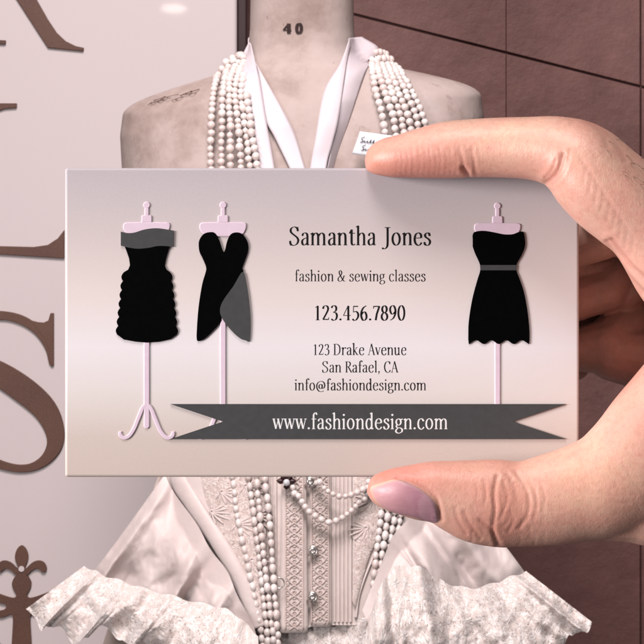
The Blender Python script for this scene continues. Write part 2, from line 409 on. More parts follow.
# ================================================================== THE CARD
card = thing('business_card', 'beige fashion business card with black dresses and grey banner, held by the hand', 'business card', P(322, 477, DC))
bm = bmesh.new(); th = 0.0009
x0, x1, zz0, zz1 = P(65, 0, DC).x, P(579, 0, DC).x, P(0, 477, DC).z, P(0, 168, DC).z
vs = [bm.verts.new((x, y, z)) for x in (x0, x1) for y in (DC, DC+th) for z in (zz0, zz1)]
bmesh.ops.convex_hull(bm, input=vs)
bmesh.ops.dissolve_limit(bm, angle_limit=0.01, verts=bm.verts[:], edges=bm.edges[:])
bmesh.ops.recalc_face_normals(bm, faces=bm.faces[:])
me = bpy.data.meshes.new('card_sheet'); bm.to_mesh(me); bm.free()
cs = link('card_sheet', me, M['card'], card)
bv = cs.modifiers.new('edge', 'BEVEL'); bv.width = 0.00042; bv.segments = 4

def Z1(x, y): return (90+x/2.3, 180+y/2.3)
def Z3(x, y): return (260+x/2.0125, 200+y/2.0125)
def stand_polys(cx, top, half, pole0, pole1, Z, k, foot=None):
    """finial, neck, shoulder block, pole and curled feet, in zoomed pixels about cx"""
    q = []
    q.append([Z(*p) for p in circ(cx, top+8*k, 8*k, 8*k)])
    q.append([Z(cx-5*k, top+14*k), Z(cx+5*k, top+14*k), Z(cx+5*k, top+34*k), Z(cx-5*k, top+34*k)])
    q.append([Z(*p) for p in [(cx-12*k, top+34*k), (cx-10*k, top+31*k), (cx+10*k, top+31*k), (cx+12*k, top+34*k), (cx+12*k, top+48*k), (cx-12*k, top+48*k)]])
    q.append([Z(*p) for p in [(cx+a*half, top+b*k) for a, b in [(-0.97, 50), (-0.85, 47.5), (-0.4, 47), (0.4, 47), (0.85, 47.5), (0.97, 49), (1.0, 54), (0.98, 62), (0.9, 72), (0.7, 80), (-0.7, 80), (-0.9, 72), (-1.0, 62), (-1.0, 54)]]])
    q.append([Z(cx-6.5*k, pole0), Z(cx+6.5*k, pole0), Z(cx+6.5*k, pole1-5), Z(cx+3*k, pole1), Z(cx-3*k, pole1), Z(cx-6.5*k, pole1-5)])
    if foot:
        for s in (-1, 1):
            pts = [(cx+s*x, foot+y, w) for x, y, w in [(2, 0, 7), (10, 10, 9), (20, 34, 9.5), (30, 58, 9), (41, 73, 9), (52, 77, 9), (60, 71, 9), (61, 62, 7)]]
            q.append([Z(*p) for p in sweep(pts, 5)])
    return q
HS, HD, HB, HN = 0.00015, 0.00019, 0.00022, 0.00025
def card_form(label, st, dr, gr):
    o = flat('dress_form_print', st, DC, HS, M['ink_pink'], card, 0.00014); o['label'] = label
    for pl in dr: flat('dress_print', [pl], DC, HD, M['ink_black'], o)
    for nm, pl in gr: flat(nm, [pl], DC, HB, M['ink_grey'], o)
# form 1: ruched dress with grey bandeau
def scal(p0, p1, n, out):
    r = []
    for i in range(n):
        for f in (0.0, 0.25, 0.5, 0.75):
            t_ = (i+f)/n; b_ = out*math.sin(math.pi*f)*0.8
            r.append((p0[0]+(p1[0]-p0[0])*t_+b_, p0[1]+(p1[1]-p0[1])*t_))
    return r+[p1]
L1 = [(74, 140), (83, 160), (90, 180), (92, 196), (88, 206)]+scal((78, 212), (63, 356), 7, -6)
R1 = [(189, 140), (181, 160), (175, 180), (172, 196), (176, 206)]+scal((184, 212), (199, 356), 7, 6)
hem1 = [(78, 367), (105, 372), (131, 374), (158, 372), (185, 366)]
d1 = [Z1(*p) for p in L1+hem1+R1[::-1]]
g1 = [Z1(*p) for p in spline([(71, 119), (85, 122), (102, 121), (125, 114), (150, 111), (172, 113), (193, 117)], 4)+spline([(192, 154), (175, 152), (155, 152), (135, 156), (112, 158), (92, 156), (71, 151)], 4)]
card_form('pink dress form wearing ruched black dress with grey bandeau', stand_polys(130.5, 50, 54, 366, 572, Z1, 1.0, 516), [d1], [('bandeau_print', g1)])
# form 2: wrap dress with plunging neck
d2 = [Z1(*p) for p in spline([(250, 147), (253, 135), (262, 124), (275, 120), (287, 122), (297, 137), (308, 166), (315, 142), (322, 127), (332, 121), (346, 122), (357, 132), (364, 148), (363, 165), (355, 188), (350, 203), (352, 212), (330, 245), (305, 280), (299, 300), (303, 318), (300, 328), (285, 345), (266, 363), (255, 369), (246, 368), (246, 340), (250, 290), (258, 240), (266, 212), (267, 200), (260, 182), (252, 165)], 4, True)]
g2 = [Z1(*p) for p in spline([(352, 211), (330, 244), (306, 278), (299, 300), (305, 320), (325, 346), (345, 364), (358, 369), (366, 370), (369, 340), (368, 300), (362, 250)], 4, True)]
card_form('pink dress form wearing black wrap dress with grey hip panel', stand_polys(306, 50, 54, 316, 572, Z1, 1.0, 516), [d2], [('hip_panel_print', g2)])
# form 3: belted dress
hem3 = []
for k in range(9):
    f = k/8; hem3.append((541-f*121, 286+(4 if k % 2 else -4)*(-1)))
hem3 = spline(hem3, 4)
d3 = [Z3(*p) for p in spline([(428, 80), (428, 70), (433, 64), (450, 62), (470, 65), (490, 69), (508, 69), (522, 64), (530, 65), (533, 78), (533, 94), (526, 112), (517, 128), (516, 142), (522, 158), (531, 185), (538, 222), (542, 260), (542, 284)], 4)+[tuple(p) for p in hem3]+spline([(419, 280), (420, 245), (427, 200), (437, 162), (443, 142), (442, 128), (433, 108), (428, 94)], 4)]
g3 = [Z3(*p) for p in [(442.5, 131), (516.5, 131), (515.5, 141.5), (443.5, 141.5)]]
card_form('pink dress form wearing black strapless dress with grey belt', stand_polys(478, 5, 47, 280, 420, Z3, 0.875, None), [d3], [('belt_print', g3)])
flat('banner_print', [[(170.4, 404), (566, 404), (512.5, 421.5), (566, 439), (170.4, 439), (223, 421.5)]], DC, HN, M['ink_grey'], card)
H0 = 0.000006
text('Samantha Jones', 289, 431, 245.2, 0.187, DC, H0, M['ink_text'], card, 11, 4.0)
text('fashion & sewing classes', 295, 425.5, 281.3, 0.112, DC, H0, M['ink_text'], card, 9.5, 3.8)
text('123.456.7890', 315.2, 405.3, 320.2, 0.157, DC, H0, M['ink_text'], card, 11.5, 4.2)
text('123 Drake Avenue', 313.7, 406.3, 355, 0.115, DC, H0, M['ink_text'], card, 10, 4.0)
text('San Rafael, CA', 322, 398.3, 372.4, 0.113, DC, H0, M['ink_text'], card, 10, 4.0)
text('info@fashiondesign.com', 294.5, 426, 390.3, 0.113, DC, H0, M['ink_text'], card, 10, 4.0)
text('www.fashiondesign.com', 272.5, 447.3, 429, 0.157, DC, HN+0.000006, M['ink_white'], card, 10, 4.2)

# ================================================================== THE HAND
parts = MB()
def loft(st, nseg=40, sub=6, ex=2.15):
    """stations (x, y, half height, half depth, d) along a limb, rings across it; pixel space, converted at the end"""
    c = spline(st, sub); rows = []
    for i, s in enumerate(c):
        d = c[min(i+1, len(c)-1)][:2]-c[max(i-1, 0)][:2]; d = d/(np.linalg.norm(d)+1e-9)
        n = np.array([d[1], -d[0]])
        row = []
        for k in range(nseg):
            a = 2*math.pi*k/nseg; ca, sa = math.cos(a), math.sin(a)
            e = 2/ex
            ca = math.copysign(abs(ca)**e, ca); sa = math.copysign(abs(sa)**e, sa)
            q = s[:2]+n*ca*max(s[2], 0.4)
            row.append(PH(q[0], q[1], s[4]+sa*max(s[3], 0.4)))
        rows.append(row)
    base = len(parts.v); parts.grid(rows, True)
    parts.f.append(tuple(base+k for k in range(nseg))); e = base+(len(rows)-1)*nseg
    parts.f.append(tuple(e+k for k in reversed(range(nseg))))
index = [(364.6, 160, 2, 2, 6), (365.4, 160, 7, 7, 6), (368.4, 160.2, 11.6, 13, 6), (375, 159.6, 15.8, 19, 7), (387, 157.6, 19.8, 26, 8), (402, 156, 22, 30, 10),
         (422, 153.2, 25.4, 33, 13), (446, 150, 28.6, 35, 17), (472, 148.2, 29.3, 35, 22), (500, 147.6, 30.2, 36, 29), (530, 148.2, 31.6, 38, 38), (556, 151.5, 36, 41, 46),
         (580, 163, 43, 46, 52), (608, 189, 46, 50, 54), (651, 224, 47, 54, 50), (692, 273, 56, 60, 40), (760, 325, 66, 70, 10)]
loft(index)
thumb = [(367.3, 487.5, 2, 2, 28), (368.2, 487.8, 7, 7, 28), (371, 488, 11.5, 13, 28), (377, 488.6, 16, 18, 29), (387, 489.6, 20.5, 24, 30), (401, 490.5, 24.5, 29, 31), (420, 491.6, 29, 32, 31),
         (437, 492, 31.5, 34, 31), (455, 496, 37, 36, 31), (476, 501, 42.2, 38, 31), (500, 503.5, 44, 39, 31), (522, 504, 43, 39, 31), (550, 500, 46.2, 42, 32), (580, 493, 49.5, 46, 33),
         (613, 482, 56, 52, 34), (656, 454, 68, 58, 32), (704, 404, 72, 64, 22), (765, 335, 78, 72, 5)]
loft(thumb)
def chain(pts, n=14):
    """tapered capsule chain (x, y, d, r) in pixels"""
    for a, b in zip(pts[:-1], pts[1:]):
        A, B = PH(*a[:3]), PH(*b[:3]); ra, rb = a[3]*SC, b[3]*SC
        ax = (B-A); L = ax.length; ax.normalize()
        u = ax.cross(Vector((0, 0.3, 1))).normalized(); w = ax.cross(u); rows = []
        for k in range(7):
            al = -math.pi/2+math.pi/2*k/6; rows.append((A+ax*ra*math.sin(al), max(ra*math.cos(al), 1e-5)))
        for k in range(1, 7):
            al = math.pi/2*k/6; rows.append((B+ax*rb*math.sin(al), max(rb*math.cos(al), 1e-5)))
        parts.grid([[c_+u*r_*math.cos(2*math.pi*j/n)+w*r_*math.sin(2*math.pi*j/n) for j in range(n)] for c_, r_ in rows], True)
        base = len(parts.v)-13*n
        parts.f.append(tuple(base+k for k in range(n))); parts.f.append(tuple(base+12*n+k for k in reversed(range(n))))
# wrist, palm and the ridge of the hand behind the index knuckle (mostly beyond the frame)
chain([(590, 493, 26, 46), (650, 494, 18, 52.5), (720, 484, 0, 66), (830, 470, -60, 110), (960, 520, -90, 120)])
chain([(780, 335, -20, 90), (850, 420, -70, 120)])
chain([(618, 205, -30, 34), (720, 300, -70, 62), (800, 400, -90, 90)])
chain([(628, 225, -110, 34), (720, 320, -140, 60), (820, 440, -120, 80)])
chain([(640, 262, -180, 33), (730, 350, -190, 56), (820, 450, -140, 70)])
chain([(655, 315, -235, 30), (740, 390, -220, 50), (820, 470, -150, 60)])
chain([(725, 330, -110, 66), (735, 420, -90, 66)])
# middle, ring and little finger folded behind the card
chain([(618, 205, -30, 34), (602, 236, -50, 25), (575, 246, -62, 23.5), (505, 262, -80, 25), (470, 276, -115, 24), (505, 282, -165, 22), (560, 286, -178, 20)])
chain([(640, 240, -110, 34), (606, 288, -92, 25), (575, 297, -90, 26), (508, 306, -98, 25), (478, 318, -130, 23), (510, 324, -180, 21), (562, 326, -190, 19)])
chain([(660, 285, -190, 30), (634, 318, -118, 27), (606, 347, -100, 30), (574, 350, -100, 22), (530, 354, -104, 20), (505, 358, -130, 19), (535, 364, -165, 18), (575, 366, -172, 16)])
chain([(660, 262, -92, 24), (625, 292, -100, 21)]); chain([(668, 290, -128, 28), (636, 322, -140, 24)])
chain([(560, 271, -84, 13), (640, 264, -95, 22)]); chain([(575, 275, -128, 20), (680, 265, -128, 40)]); chain([(645, 358, -108, 35), (612, 353, -98, 29.5)]); chain([(690, 380, -120, 42), (720, 400, -140, 60)]); chain([(570, 318, -140, 18), (680, 300, -150, 40)])
chain([(672, 350, -215, 60), (640, 330, -215, 50)]); chain([(700, 400, -190, 60), (665, 350, -195, 38)])
hand_src = parts.build('hand_source', None)
rm = hand_src.modifiers.new('remesh', 'REMESH'); rm.mode = 'VOXEL'; rm.voxel_size = 0.00030; rm.adaptivity = 0
dg = bpy.context.evaluated_depsgraph_get(); dg.update()
hm = bpy.data.meshes.new_from_object(hand_src.evaluated_get(dg)); hm.name = 'hand'
bpy.data.objects.remove(hand_src)
nv = len(hm.vertices); V = np.empty(nv*3); hm.vertices.foreach_get('co', V); V = V.reshape(-1, 3)
E = np.empty(len(hm.edges)*2, dtype=np.int64); hm.edges.foreach_get('vertices', E); E = E.reshape(-1, 2)
deg = np.bincount(E.ravel(), minlength=nv).astype(float)[:, None]
def lap(X):
    S_ = np.zeros_like(X)
    for k in range(X.shape[1]):
        S_[:, k] = np.bincount(E[:, 0], X[E[:, 1], k], nv)+np.bincount(E[:, 1], X[E[:, 0], k], nv)
    return S_/np.maximum(deg, 1)
WS = np.where(((DC-V[:, 1])/SC < -28) & (V[:, 0] < 0.056), 0.22, 1.0)[:, None]
for it in range(26):
    V = V+0.6*WS*(lap(V)-V); V = V-0.58*WS*(lap(V)-V) if it % 2 else V
hm.vertices.foreach_set('co', V.ravel()); hm.update()
N = np.empty(nv*3); hm.vertices.foreach_get('normal', N); N = N.reshape(-1, 3)
k_ = 2*TH*V[:, 1]/644
PX = 322+V[:, 0]/k_; PY = 322-(V[:, 2]-CZ)/k_; DD = (DC-V[:, 1])/SC
front = np.clip((-N[:, 1]+0.25)/0.6, 0, 1)
def line_dist(pl):
    best = np.full(nv, 1e9)
    for a, b in zip(pl[:-1], pl[1:]):
        a = np.array(a, float); b = np.array(b, float); ab = b-a
        tt = np.clip(((PX-a[0])*ab[0]+(PY-a[1])*ab[1])/(ab@ab+1e-9), 0, 1)
        best = np.minimum(best, np.hypot(PX-a[0]-ab[0]*tt, PY-a[1]-ab[1]*tt))
    return best
disp = np.zeros(nv); crease = np.zeros(nv)
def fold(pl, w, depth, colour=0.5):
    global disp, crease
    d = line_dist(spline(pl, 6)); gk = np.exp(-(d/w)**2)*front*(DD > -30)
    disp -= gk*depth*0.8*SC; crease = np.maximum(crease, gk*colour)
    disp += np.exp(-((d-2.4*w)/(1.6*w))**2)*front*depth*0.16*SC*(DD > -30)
# index finger: end joint, base joint, small wrinkles
fold([(463, 168), (467, 173), (468, 179)], 2.2, 2.2, 0.6); fold([(459, 150), (463, 162), (465, 172)], 1.6, 0.8, 0.25)
fold([(471, 150), (474, 163), (476, 176)], 1.6, 0.8, 0.25)
fold([(563, 155), (560, 166), (555, 175), (546, 183)], 2.6, 2.6, 0.7); fold([(570, 150), (567, 163), (561, 175), (553, 184)], 1.8, 1.0, 0.3)
fold([(556, 160), (552, 170), (545, 178)], 1.5, 1.0, 0.3)
for k in range(16):
    x = 478-k*5.5+random.uniform(-1, 1); fold([(x, 144+random.uniform(0, 8)), (x+2, 160), (x+1, 174)], 1.0, 0.28, 0.06)
for k in range(9):
    x = 575+k*6; y = 150+k*9; fold([(x, y), (x+10, y+16), (x+8, y+34)], 1.6, 0.3, 0.06)
fold([(588, 120), (602, 132), (608, 146)], 3, 0.6, 0.12); fold([(600, 124), (616, 142), (626, 160)], 2.6, 0.6, 0.1)
# thumb: knuckle wrinkles, nail fold
fold([(497, 476), (494, 492), (495, 512), (493, 530), (497, 545)], 1.7, 1.5, 0.45)
fold([(503, 482), (507, 494), (505, 508), (499, 520)], 1.4, 0.7, 0.22); fold([(516, 472), (524, 484), (529, 500), (527, 516), (519, 528)], 1.6, 0.9, 0.3)
fold([(524, 474), (533, 488), (537, 504), (533, 520)], 1.4, 0.6, 0.2); fold([(508, 474), (514, 486), (517, 500)], 1.2, 0.45, 0.15); fold([(484, 480), (486, 494), (483, 508)], 1.3, 0.6, 0.2)
fold([(510, 508), (513, 520), (508, 532)], 1.3, 0.5, 0.15); fold([(476, 484), (478, 496)], 1.2, 0.4, 0.12); fold([(540, 482), (545, 496), (543, 512)], 1.3, 0.4, 0.12)
for k in range(40):
    x = random.uniform(470, 545); y = random.uniform(474, 534); fold([(x, y), (x+random.uniform(-2, 3), y+7), (x+random.uniform(-3, 3), y+13)], 0.9, random.uniform(0.15, 0.4), 0.08)
fold([(480, 520), (492, 530), (500, 545)], 2, 1.0, 0.3); fold([(464, 512), (470, 524), (480, 538)], 1.8, 0.8, 0.3); fold([(455, 508), (458, 520), (466, 534)], 1.6, 0.6, 0.25)
for k in range(14):
    x = 545+k*7+random.uniform(-2, 2); y = 470+random.uniform(-10, 30)
    fold([(x, y), (x+9, y+10+random.uniform(-4, 8)), (x+22, y+14)], 1.2, 0.22, 0.05)
fold([(396, 477), (412, 482), (426, 489), (437, 500), (441, 520)], 2.0, 1.8, 0.5)
# palm side of the web: long folds
for p in ([(607, 242), (622, 268), (643, 292)], [(604, 255), (618, 282), (640, 306)], [(602, 275), (614, 300), (642, 322)], [(612, 240), (630, 264), (648, 280)]):
    fold(p, 2.4, 2.2, 0.6)
V = V+N*disp[:, None]
V = V+0.15*(lap(V)-V)
hm.vertices.foreach_set('co', V.ravel())
hm.polygons.foreach_set('use_smooth', [True]*len(hm.polygons)); hm.update()
# natural colouring of the skin: pinker pads and knuckles, paler and yellower along the phalanges; gap shade painted in last
def rgb(*c): return np.array(lin(*c)[:3])
T_ = np.tile(rgb(223, 174, 155), (nv, 1))
def tint(cx, cy, rx, ry, colour, w):
    global T_
    gk = (np.exp(-(((PX-cx)/rx)**2+((PY-cy)/ry)**2))*w)[:, None]; T_ = T_*(1-gk)+rgb(*colour)*gk
tint(400, 172, 60, 22, (214, 134, 118), 0.85); tint(372, 158, 16, 26, (205, 132, 104), 0.5); tint(440, 165, 45, 18, (220, 146, 130), 0.6); tint(510, 140, 50, 24, (228, 184, 156), 0.7)
tint(560, 170, 22, 18, (208, 140, 118), 0.6); tint(610, 180, 34, 40, (222, 172, 150), 0.6); tint(592, 120, 24, 14, (220, 150, 132), 0.6)
tint(400, 475, 50, 16, (216, 124, 112), 0.85); tint(375, 480, 16, 20, (206, 120, 104), 0.6); tint(468, 480, 40, 26, (222, 160, 138), 0.6); tint(510, 505, 26, 40, (214, 142, 124), 0.7)
tint(480, 530, 40, 14, (186, 118, 100), 0.5); tint(590, 480, 60, 40, (224, 174, 146), 0.7); tint(625, 390, 20, 40, (222, 150, 132), 0.6)
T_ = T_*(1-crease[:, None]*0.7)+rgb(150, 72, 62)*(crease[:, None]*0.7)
gap_shade = np.clip((-DD-25)/50, 0, 1)[:, None]; T_ = T_*(1-gap_shade*0.6)+rgb(142, 102, 94)*gap_shade*0.9  # shade of the gap behind the card, painted into the skin tint
def set_tint(me, arr):
    ca = me.color_attributes.new('tint', 'FLOAT_COLOR', 'POINT')
    ca.data.foreach_set('color', np.concatenate([np.clip(arr, 0, 1), np.ones((len(arr), 1))], 1).ravel())
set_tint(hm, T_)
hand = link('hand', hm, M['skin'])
hand['label'] = 'right hand pinching the card between index finger above and thumb below, other fingers folded behind'
hand['category'] = 'hand'
bvh = BVHTree.FromPolygons([Vector(v) for v in V], [tuple(p.vertices) for p in hm.polygons])
cam0 = Vector((0, 0, CZ))
def nail(name, outline, centre, dfall, lift, label, cols):
    o_ = spline(outline, 6, True); rings = 14; verts = []; tc = []
    C_ = np.array(centre, float)
    for r in range(rings+1):
        f = r/rings
        for q in o_:
            p = C_+(q-C_)*f; tgt = PH(p[0], p[1], dfall)
            hit = bvh.ray_cast(cam0, (tgt-cam0).normalized())
            if hit[0] is None or abs(hit[0].y-tgt.y) > 60*SC: hit = bvh.find_nearest(tgt)
            up = lift*(1.0-f**5)+(-0.00012 if r == rings else 0.0)
            verts.append(hit[0]+hit[1]*(up+0.00005)); tc.append(cols(p[0], p[1], f))
    b = MB(); n = len(o_); b.v = [tuple(v) for v in verts]
    for r in range(rings):
        for k in range(n):
            k2 = (k+1) % n; b.f.append((r*n+k, r*n+k2, (r+1)*n+k2, (r+1)*n+k))
    o = b.build(name, M['nail'], hand); set_tint(o.data, np.array(tc)); o['label'] = label
    o.data.update(); return o
def thumb_cols(x, y, f):
    c = rgb(213, 160, 160)*1.0
    t_ = np.clip((x-370)/70, 0, 1); c = c*(1-t_)+rgb(160, 104, 128)*t_
    if f > 0.84:
        w = (f-0.84)/0.16
        if x < 405: c = c*(1-w)+rgb(226, 190, 150)*w
        else: c = c*(1-w*0.8)+rgb(226, 190, 188)*w*0.8
    if (x-428)**2/90+(y-506)**2/160 < 1: c = c*0.6+rgb(214, 170, 176)*0.4
    return c
nail('fingernail', [(370, 487), (380, 483), (396, 479), (411, 484), (424, 491.5), (434, 501), (439.5, 513), (438, 523), (425, 520.5), (411, 516.5), (391, 512), (377, 503.5), (371, 495)],
     (405, 500), 55, 0.00045, 'purplish pink thumbnail', thumb_cols)
# a few fine hairs on the back of the hand
hb = MB()
for k in range(14):
    x = random.uniform(606, 645); y = 120+(x-590)*0.62+random.uniform(2, 34)
    tgt = PH(x, y, 60); hit = bvh.ray_cast(cam0, (tgt-cam0).normalized())
    if hit[0] is None: continue
    p = hit[0]; dr = Vector((random.uniform(0.3, 1), -0.35, random.uniform(-1, -0.2))).normalized(); L = random.uniform(0.001, 0.0022)
    pts = [p+hit[1]*(0.00004+0.00035*math.sin(f*2.6))+dr*L*f for f in (0, 0.25, 0.5, 0.75, 1)]
    hb.tube(pts, [0.000035, 0.00003, 0.000025, 0.00002, 0.00001], 4)
hb.build('fine_hair', M['hair'], hand)

# ================================================================== THE DRESS FORM
CX = 302
_y = np.array([-140, -60, 0, 30, 45, 54, 60, 66, 72, 78, 84, 90, 96, 103, 126, 168, 250, 330, 400, 440, 480, 540, 600, 660, 760], float)
_a = np.array([52, 51.5, 51.5, 52, 53.5, 56, 61, 70, 92, 116, 138, 157, 171, 179, 182, 180, 168, 142, 120, 120, 138, 152, 165, 172, 175], float)
_b = np.array([52, 52, 52, 52, 54, 57, 60, 64, 68, 72, 75, 78, 82, 87, 96, 108, 128, 112, 95, 94, 102, 112, 120, 125, 128], float)
yy = np.arange(-140, 761, 1.0); ker = np.exp(-(np.arange(-12, 13)/2.2)**2); ker /= ker.sum()
def sm(a): return np.convolve(np.pad(np.interp(yy, _y, a), 12, mode='edge'), ker, 'valid')
aa, bb = sm(_a), sm(_b)
def fade(py): return float(np.clip((200-py)/70, 0, 1))*float(np.clip((py-44)/25, 0, 1))
def F(px, py, off=0.0):
    """distance of the front of the dress form at a photo position, off metres towards the viewer"""
    py = py+0.052*(px-CX)*fade(py)
    a = np.interp(py, yy, aa); b = np.interp(py, yy, bb)
    q = min(abs(px-CX)/a, 0.985)
    return DM-b*SM*(1-q**2.5)**(1/2.5)-off
form = thing('dress_form', 'stained beige linen dress form torso with number 40 stencilled on its neck', 'mannequin', P(CX, 760, DM))
b = MB(); rows = []
for py in list(np.arange(-140, 130, 2.5))+list(np.arange(130, 561, 10.0)):
    a = np.interp(py, yy, aa); bd = np.interp(py, yy, bb); row = []
    for k in range(96):
        an = 2*math.pi*k/96; c_, s_ = math.cos(an), math.sin(an)
        c_ = math.copysign(abs(c_)**0.8, c_); s_ = math.copysign(abs(s_)**0.8, s_)
        px = CX+a*c_; row.append(P(px, py-0.052*(px-CX)*fade(py), DM-bd*SM*s_))
    rows.append(row)
b.grid(rows, True); b.f.append(tuple(range(96))); b.build('torso', M['linen'], form)
b = MB()
num = text('4', 282.5, 291.5, 33.2, 0.105, 0, 0, M['stencil'], form, 20, 10, fn=lambda x, y: P(x, y, F(x, y, 0.0012)), name='stencilled_number')
num = text('0', 295, 303, 33.2, 0.105, 0, 0, M['stencil'], form, 24, 8, fn=lambda x, y: P(x, y, F(x, y, 0.0012)), name='stencilled_number')
b = MB()
for k in range(15):      # torn stitching along the shoulder seam
    x = 146+k*3.2+random.uniform(-2, 2); y = 104-(x-148)*0.24+random.uniform(-2.5, 2.5)
    dx = random.uniform(5, 13); dy = -0.24*dx+random.uniform(-1.6, 1.2)
    b.tube([P(x, y, F(x, y, 0.002)), P(x+dx/2, y+dy*0.2-1, F(x+dx/2, y, 0.005)), P(x+dx, y+dy, F(x+dx, y+dy, 0.002))], random.uniform(0.00025, 0.00045), 5)
b.build('shoulder_stitching', M['thread'], form)

# ------------------------------------------------------------------ dress on the form
dress = thing('vintage_dress', 'cream vintage dress with lace-trimmed bodice, satin drapes and lace flounces on the dress form', 'dress', P(CX, 760, DM))
b = MB(); rows = []
for py in np.arange(268, 634, 4.0):
    row = []
    for k in range(121):
        an = math.pi*(-0.12+1.24*k/120); c_ = -math.cos(an); s_ = math.sin(an)
        c_ = math.copysign(abs(c_)**0.8, c_); s_ = math.copysign(abs(s_)**0.8, s_)
        a = np.interp(py, yy, aa)+5; bd = np.interp(py, yy, bb)+6
        px = CX+a*c_
        pyy = min(py, 625) if px > 308 else py
        row.append(P(px, pyy, DM-bd*SM*s_))
    rows.append(row)
b.grid(rows); b.build('bodice', M['cotton'], dress)
OB = 6*SM
def strip(name, pts_l, pts_r, off, m, parent, nx=8, ny=40, crown=0.0, thick=0.0, wob=None):
    L = spline(pts_l, 8); R = spline(pts_r, 8); b = MB(); rows = []
    for i in range(ny+1):
        l, r = at(L, i/ny), at(R, i/ny); row = []
        for j in range(nx+1):
            f = j/nx; q = l*(1-f)+r*f
            o_ = off+crown*math.sin(math.pi*f)**0.5+(wob(i/ny, f) if wob else 0)
            row.append(P(q[0], q[1], F(q[0], q[1], o_)))
        rows.append(row)
    b.grid(rows)
    o = b.build(name, m, parent)
    if thick:
        s_ = o.modifiers.new('thickness', 'SOLIDIFY'); s_.thickness = thick; s_.offset = 0
    return o
strip('placket', [(283, 440), (281, 520), (280, 633)], [(306, 440), (306.5, 520), (308, 633)], OB+0.006, M['cotton'], dress, 6, 30, 0.001, 0.0015)
strip('placket', [(309.5, 440), (310, 520), (311, 627)], [(331, 440), (331, 520), (331.5, 627)], OB+0.003, M['cotton'], dress, 6, 30, 0.001, 0.0015)
for xl, xr, y1, o_ in ((285.5, 303, 630, 0.0085), (311.5, 328.5, 624, 0.0055)):
    b = MB(); xm = (xl+xr)/2; w_ = (xr-xl)/2
    for ph in (0, math.pi):
        pts = []
        for k in range(260):
            y = 450+(y1-450)*k/259; x = xm+w_*0.62*math.sin((y-450)/5.2*math.pi/2+ph)
            pts.append(P(x, y, F(x, y, OB+o_)))
        b.tube(pts, 0.0008, 5)
    for y in np.arange(452, y1-2, 5.2):
        for s in (-1, 1):
            pts = [P(xm+w_*s*(0.55+0.45*math.sin(a)), y+2.2*math.cos(a), F(xm, y, OB+o_-0.0006)) for a in np.linspace(0, math.pi, 7)]
            b.tube(pts, 0.0006, 4)
        x = xm; pts = [P(x+1.6*math.cos(a), y+1.6*math.sin(a), F(x, y, OB+o_)) for a in np.linspace(0, 2*math.pi, 9)]
        b.tube(pts, 0.0006, 4)
    for xe in (xl, xr): b.tube([P(xe, y, F(xe, y, OB+o_-0.0005)) for y in np.linspace(450, y1, 50)], 0.0009, 5)
    b.build('placket_lace', M['trim'], dress)
b = MB()
for x in (335, 339, 343, 347, 351, 276, 272, 268):          # pin tucks
    rows = []
    for y in np.linspace(440, 622, 40):
        rows.append([P(x+dx, y, F(x+dx, y, OB+o_)) for dx, o_ in ((-1.6, 0.0005), (-0.8, 0.0022), (0.3, 0.003), (0.9, 0.001), (1.2, 0.0004))])
    b.grid(rows)
b.build('pin_tucks', M['cotton'], dress)
strip('lace_panel', [(196, 440), (203, 490), (216, 525), (238, 570), (256, 612)], [(266, 440), (266, 490), (266, 525), (266, 570), (268, 628)], OB+0.0035, M['lace_panel'], dress, 24, 60, 0.002)
strip('lace_panel', [(353, 440), (353, 490), (353, 525), (353, 560), (352, 600)], [(420, 440), (405, 490), (390, 522), (370, 555), (356, 608)], OB+0.0035, M['lace_panel'], dress, 24, 60, 0.002)
for (cx, cy, sg) in ((222, 492, 1), (238, 524, 1), (252, 560, 1), (212, 512, 1), (372, 500, -1), (366, 528, -1), (384, 492, -1), (246, 486, 1), (256, 516, 1)):
    b = MB()                                                  # a spray embroidered on the lace panel
    for k in range(8):
        a0 = -2.4+k*0.45; L = 18-abs(k-3.5)*1.6; pts = []
        for f in np.linspace(0, 1, 9):
            x = cx+sg*(L*f*math.cos(a0)+3*f*f); y = cy-L*f*math.sin(a0)*0.8
            pts.append(P(x, y, F(x, y, OB+0.0052)))
        b.tube(pts, [0.0006+0.0006*math.sin(math.pi*f) for f in np.linspace(0, 1, 9)], 5)
    b.tube([P(cx+sg*2*math.cos(q), cy+2*math.sin(q), F(cx, cy, OB+0.0055)) for q in np.linspace(0, 6.3, 11)], 0.0011, 5)
    b.build('embroidery', M['trim_light'], dress)
# satin edging along the V of the left side, right bodice edge
def edge_band(pl, w, off, name):
    c = spline(pl, 10); L = []; R = []
    for i, p in enumerate(c):
        d = c[min(i+1, len(c)-1)]-c[max(i-1, 0)]; d = d/np.linalg.norm(d)
        L.append((p[0]-d[1]*w/2, p[1]+d[0]*w/2)); R.append((p[0]+d[1]*w/2, p[1]-d[0]*w/2))
    return strip(name, L[::3]+[L[-1]], R[::3]+[R[-1]], off, M['satin'], dress, 10, 60, 0.0045, 0.0012)
edge_band([(166, 440), (172, 470), (195, 508), (222, 548), (244, 588), (258, 628)], 17, 0.010, 'satin_edging')
strip('side_panel', [(162, 440), (168, 478), (200, 525)], [(206, 440), (210, 485), (222, 540)], OB+0.001, M['satin'], dress, 10, 30, 0.003)
edge_band([(425, 440), (412, 490), (393, 524), (374, 556), (360, 592), (356, 618)], 2.2, 0.005, 'satin_edging')

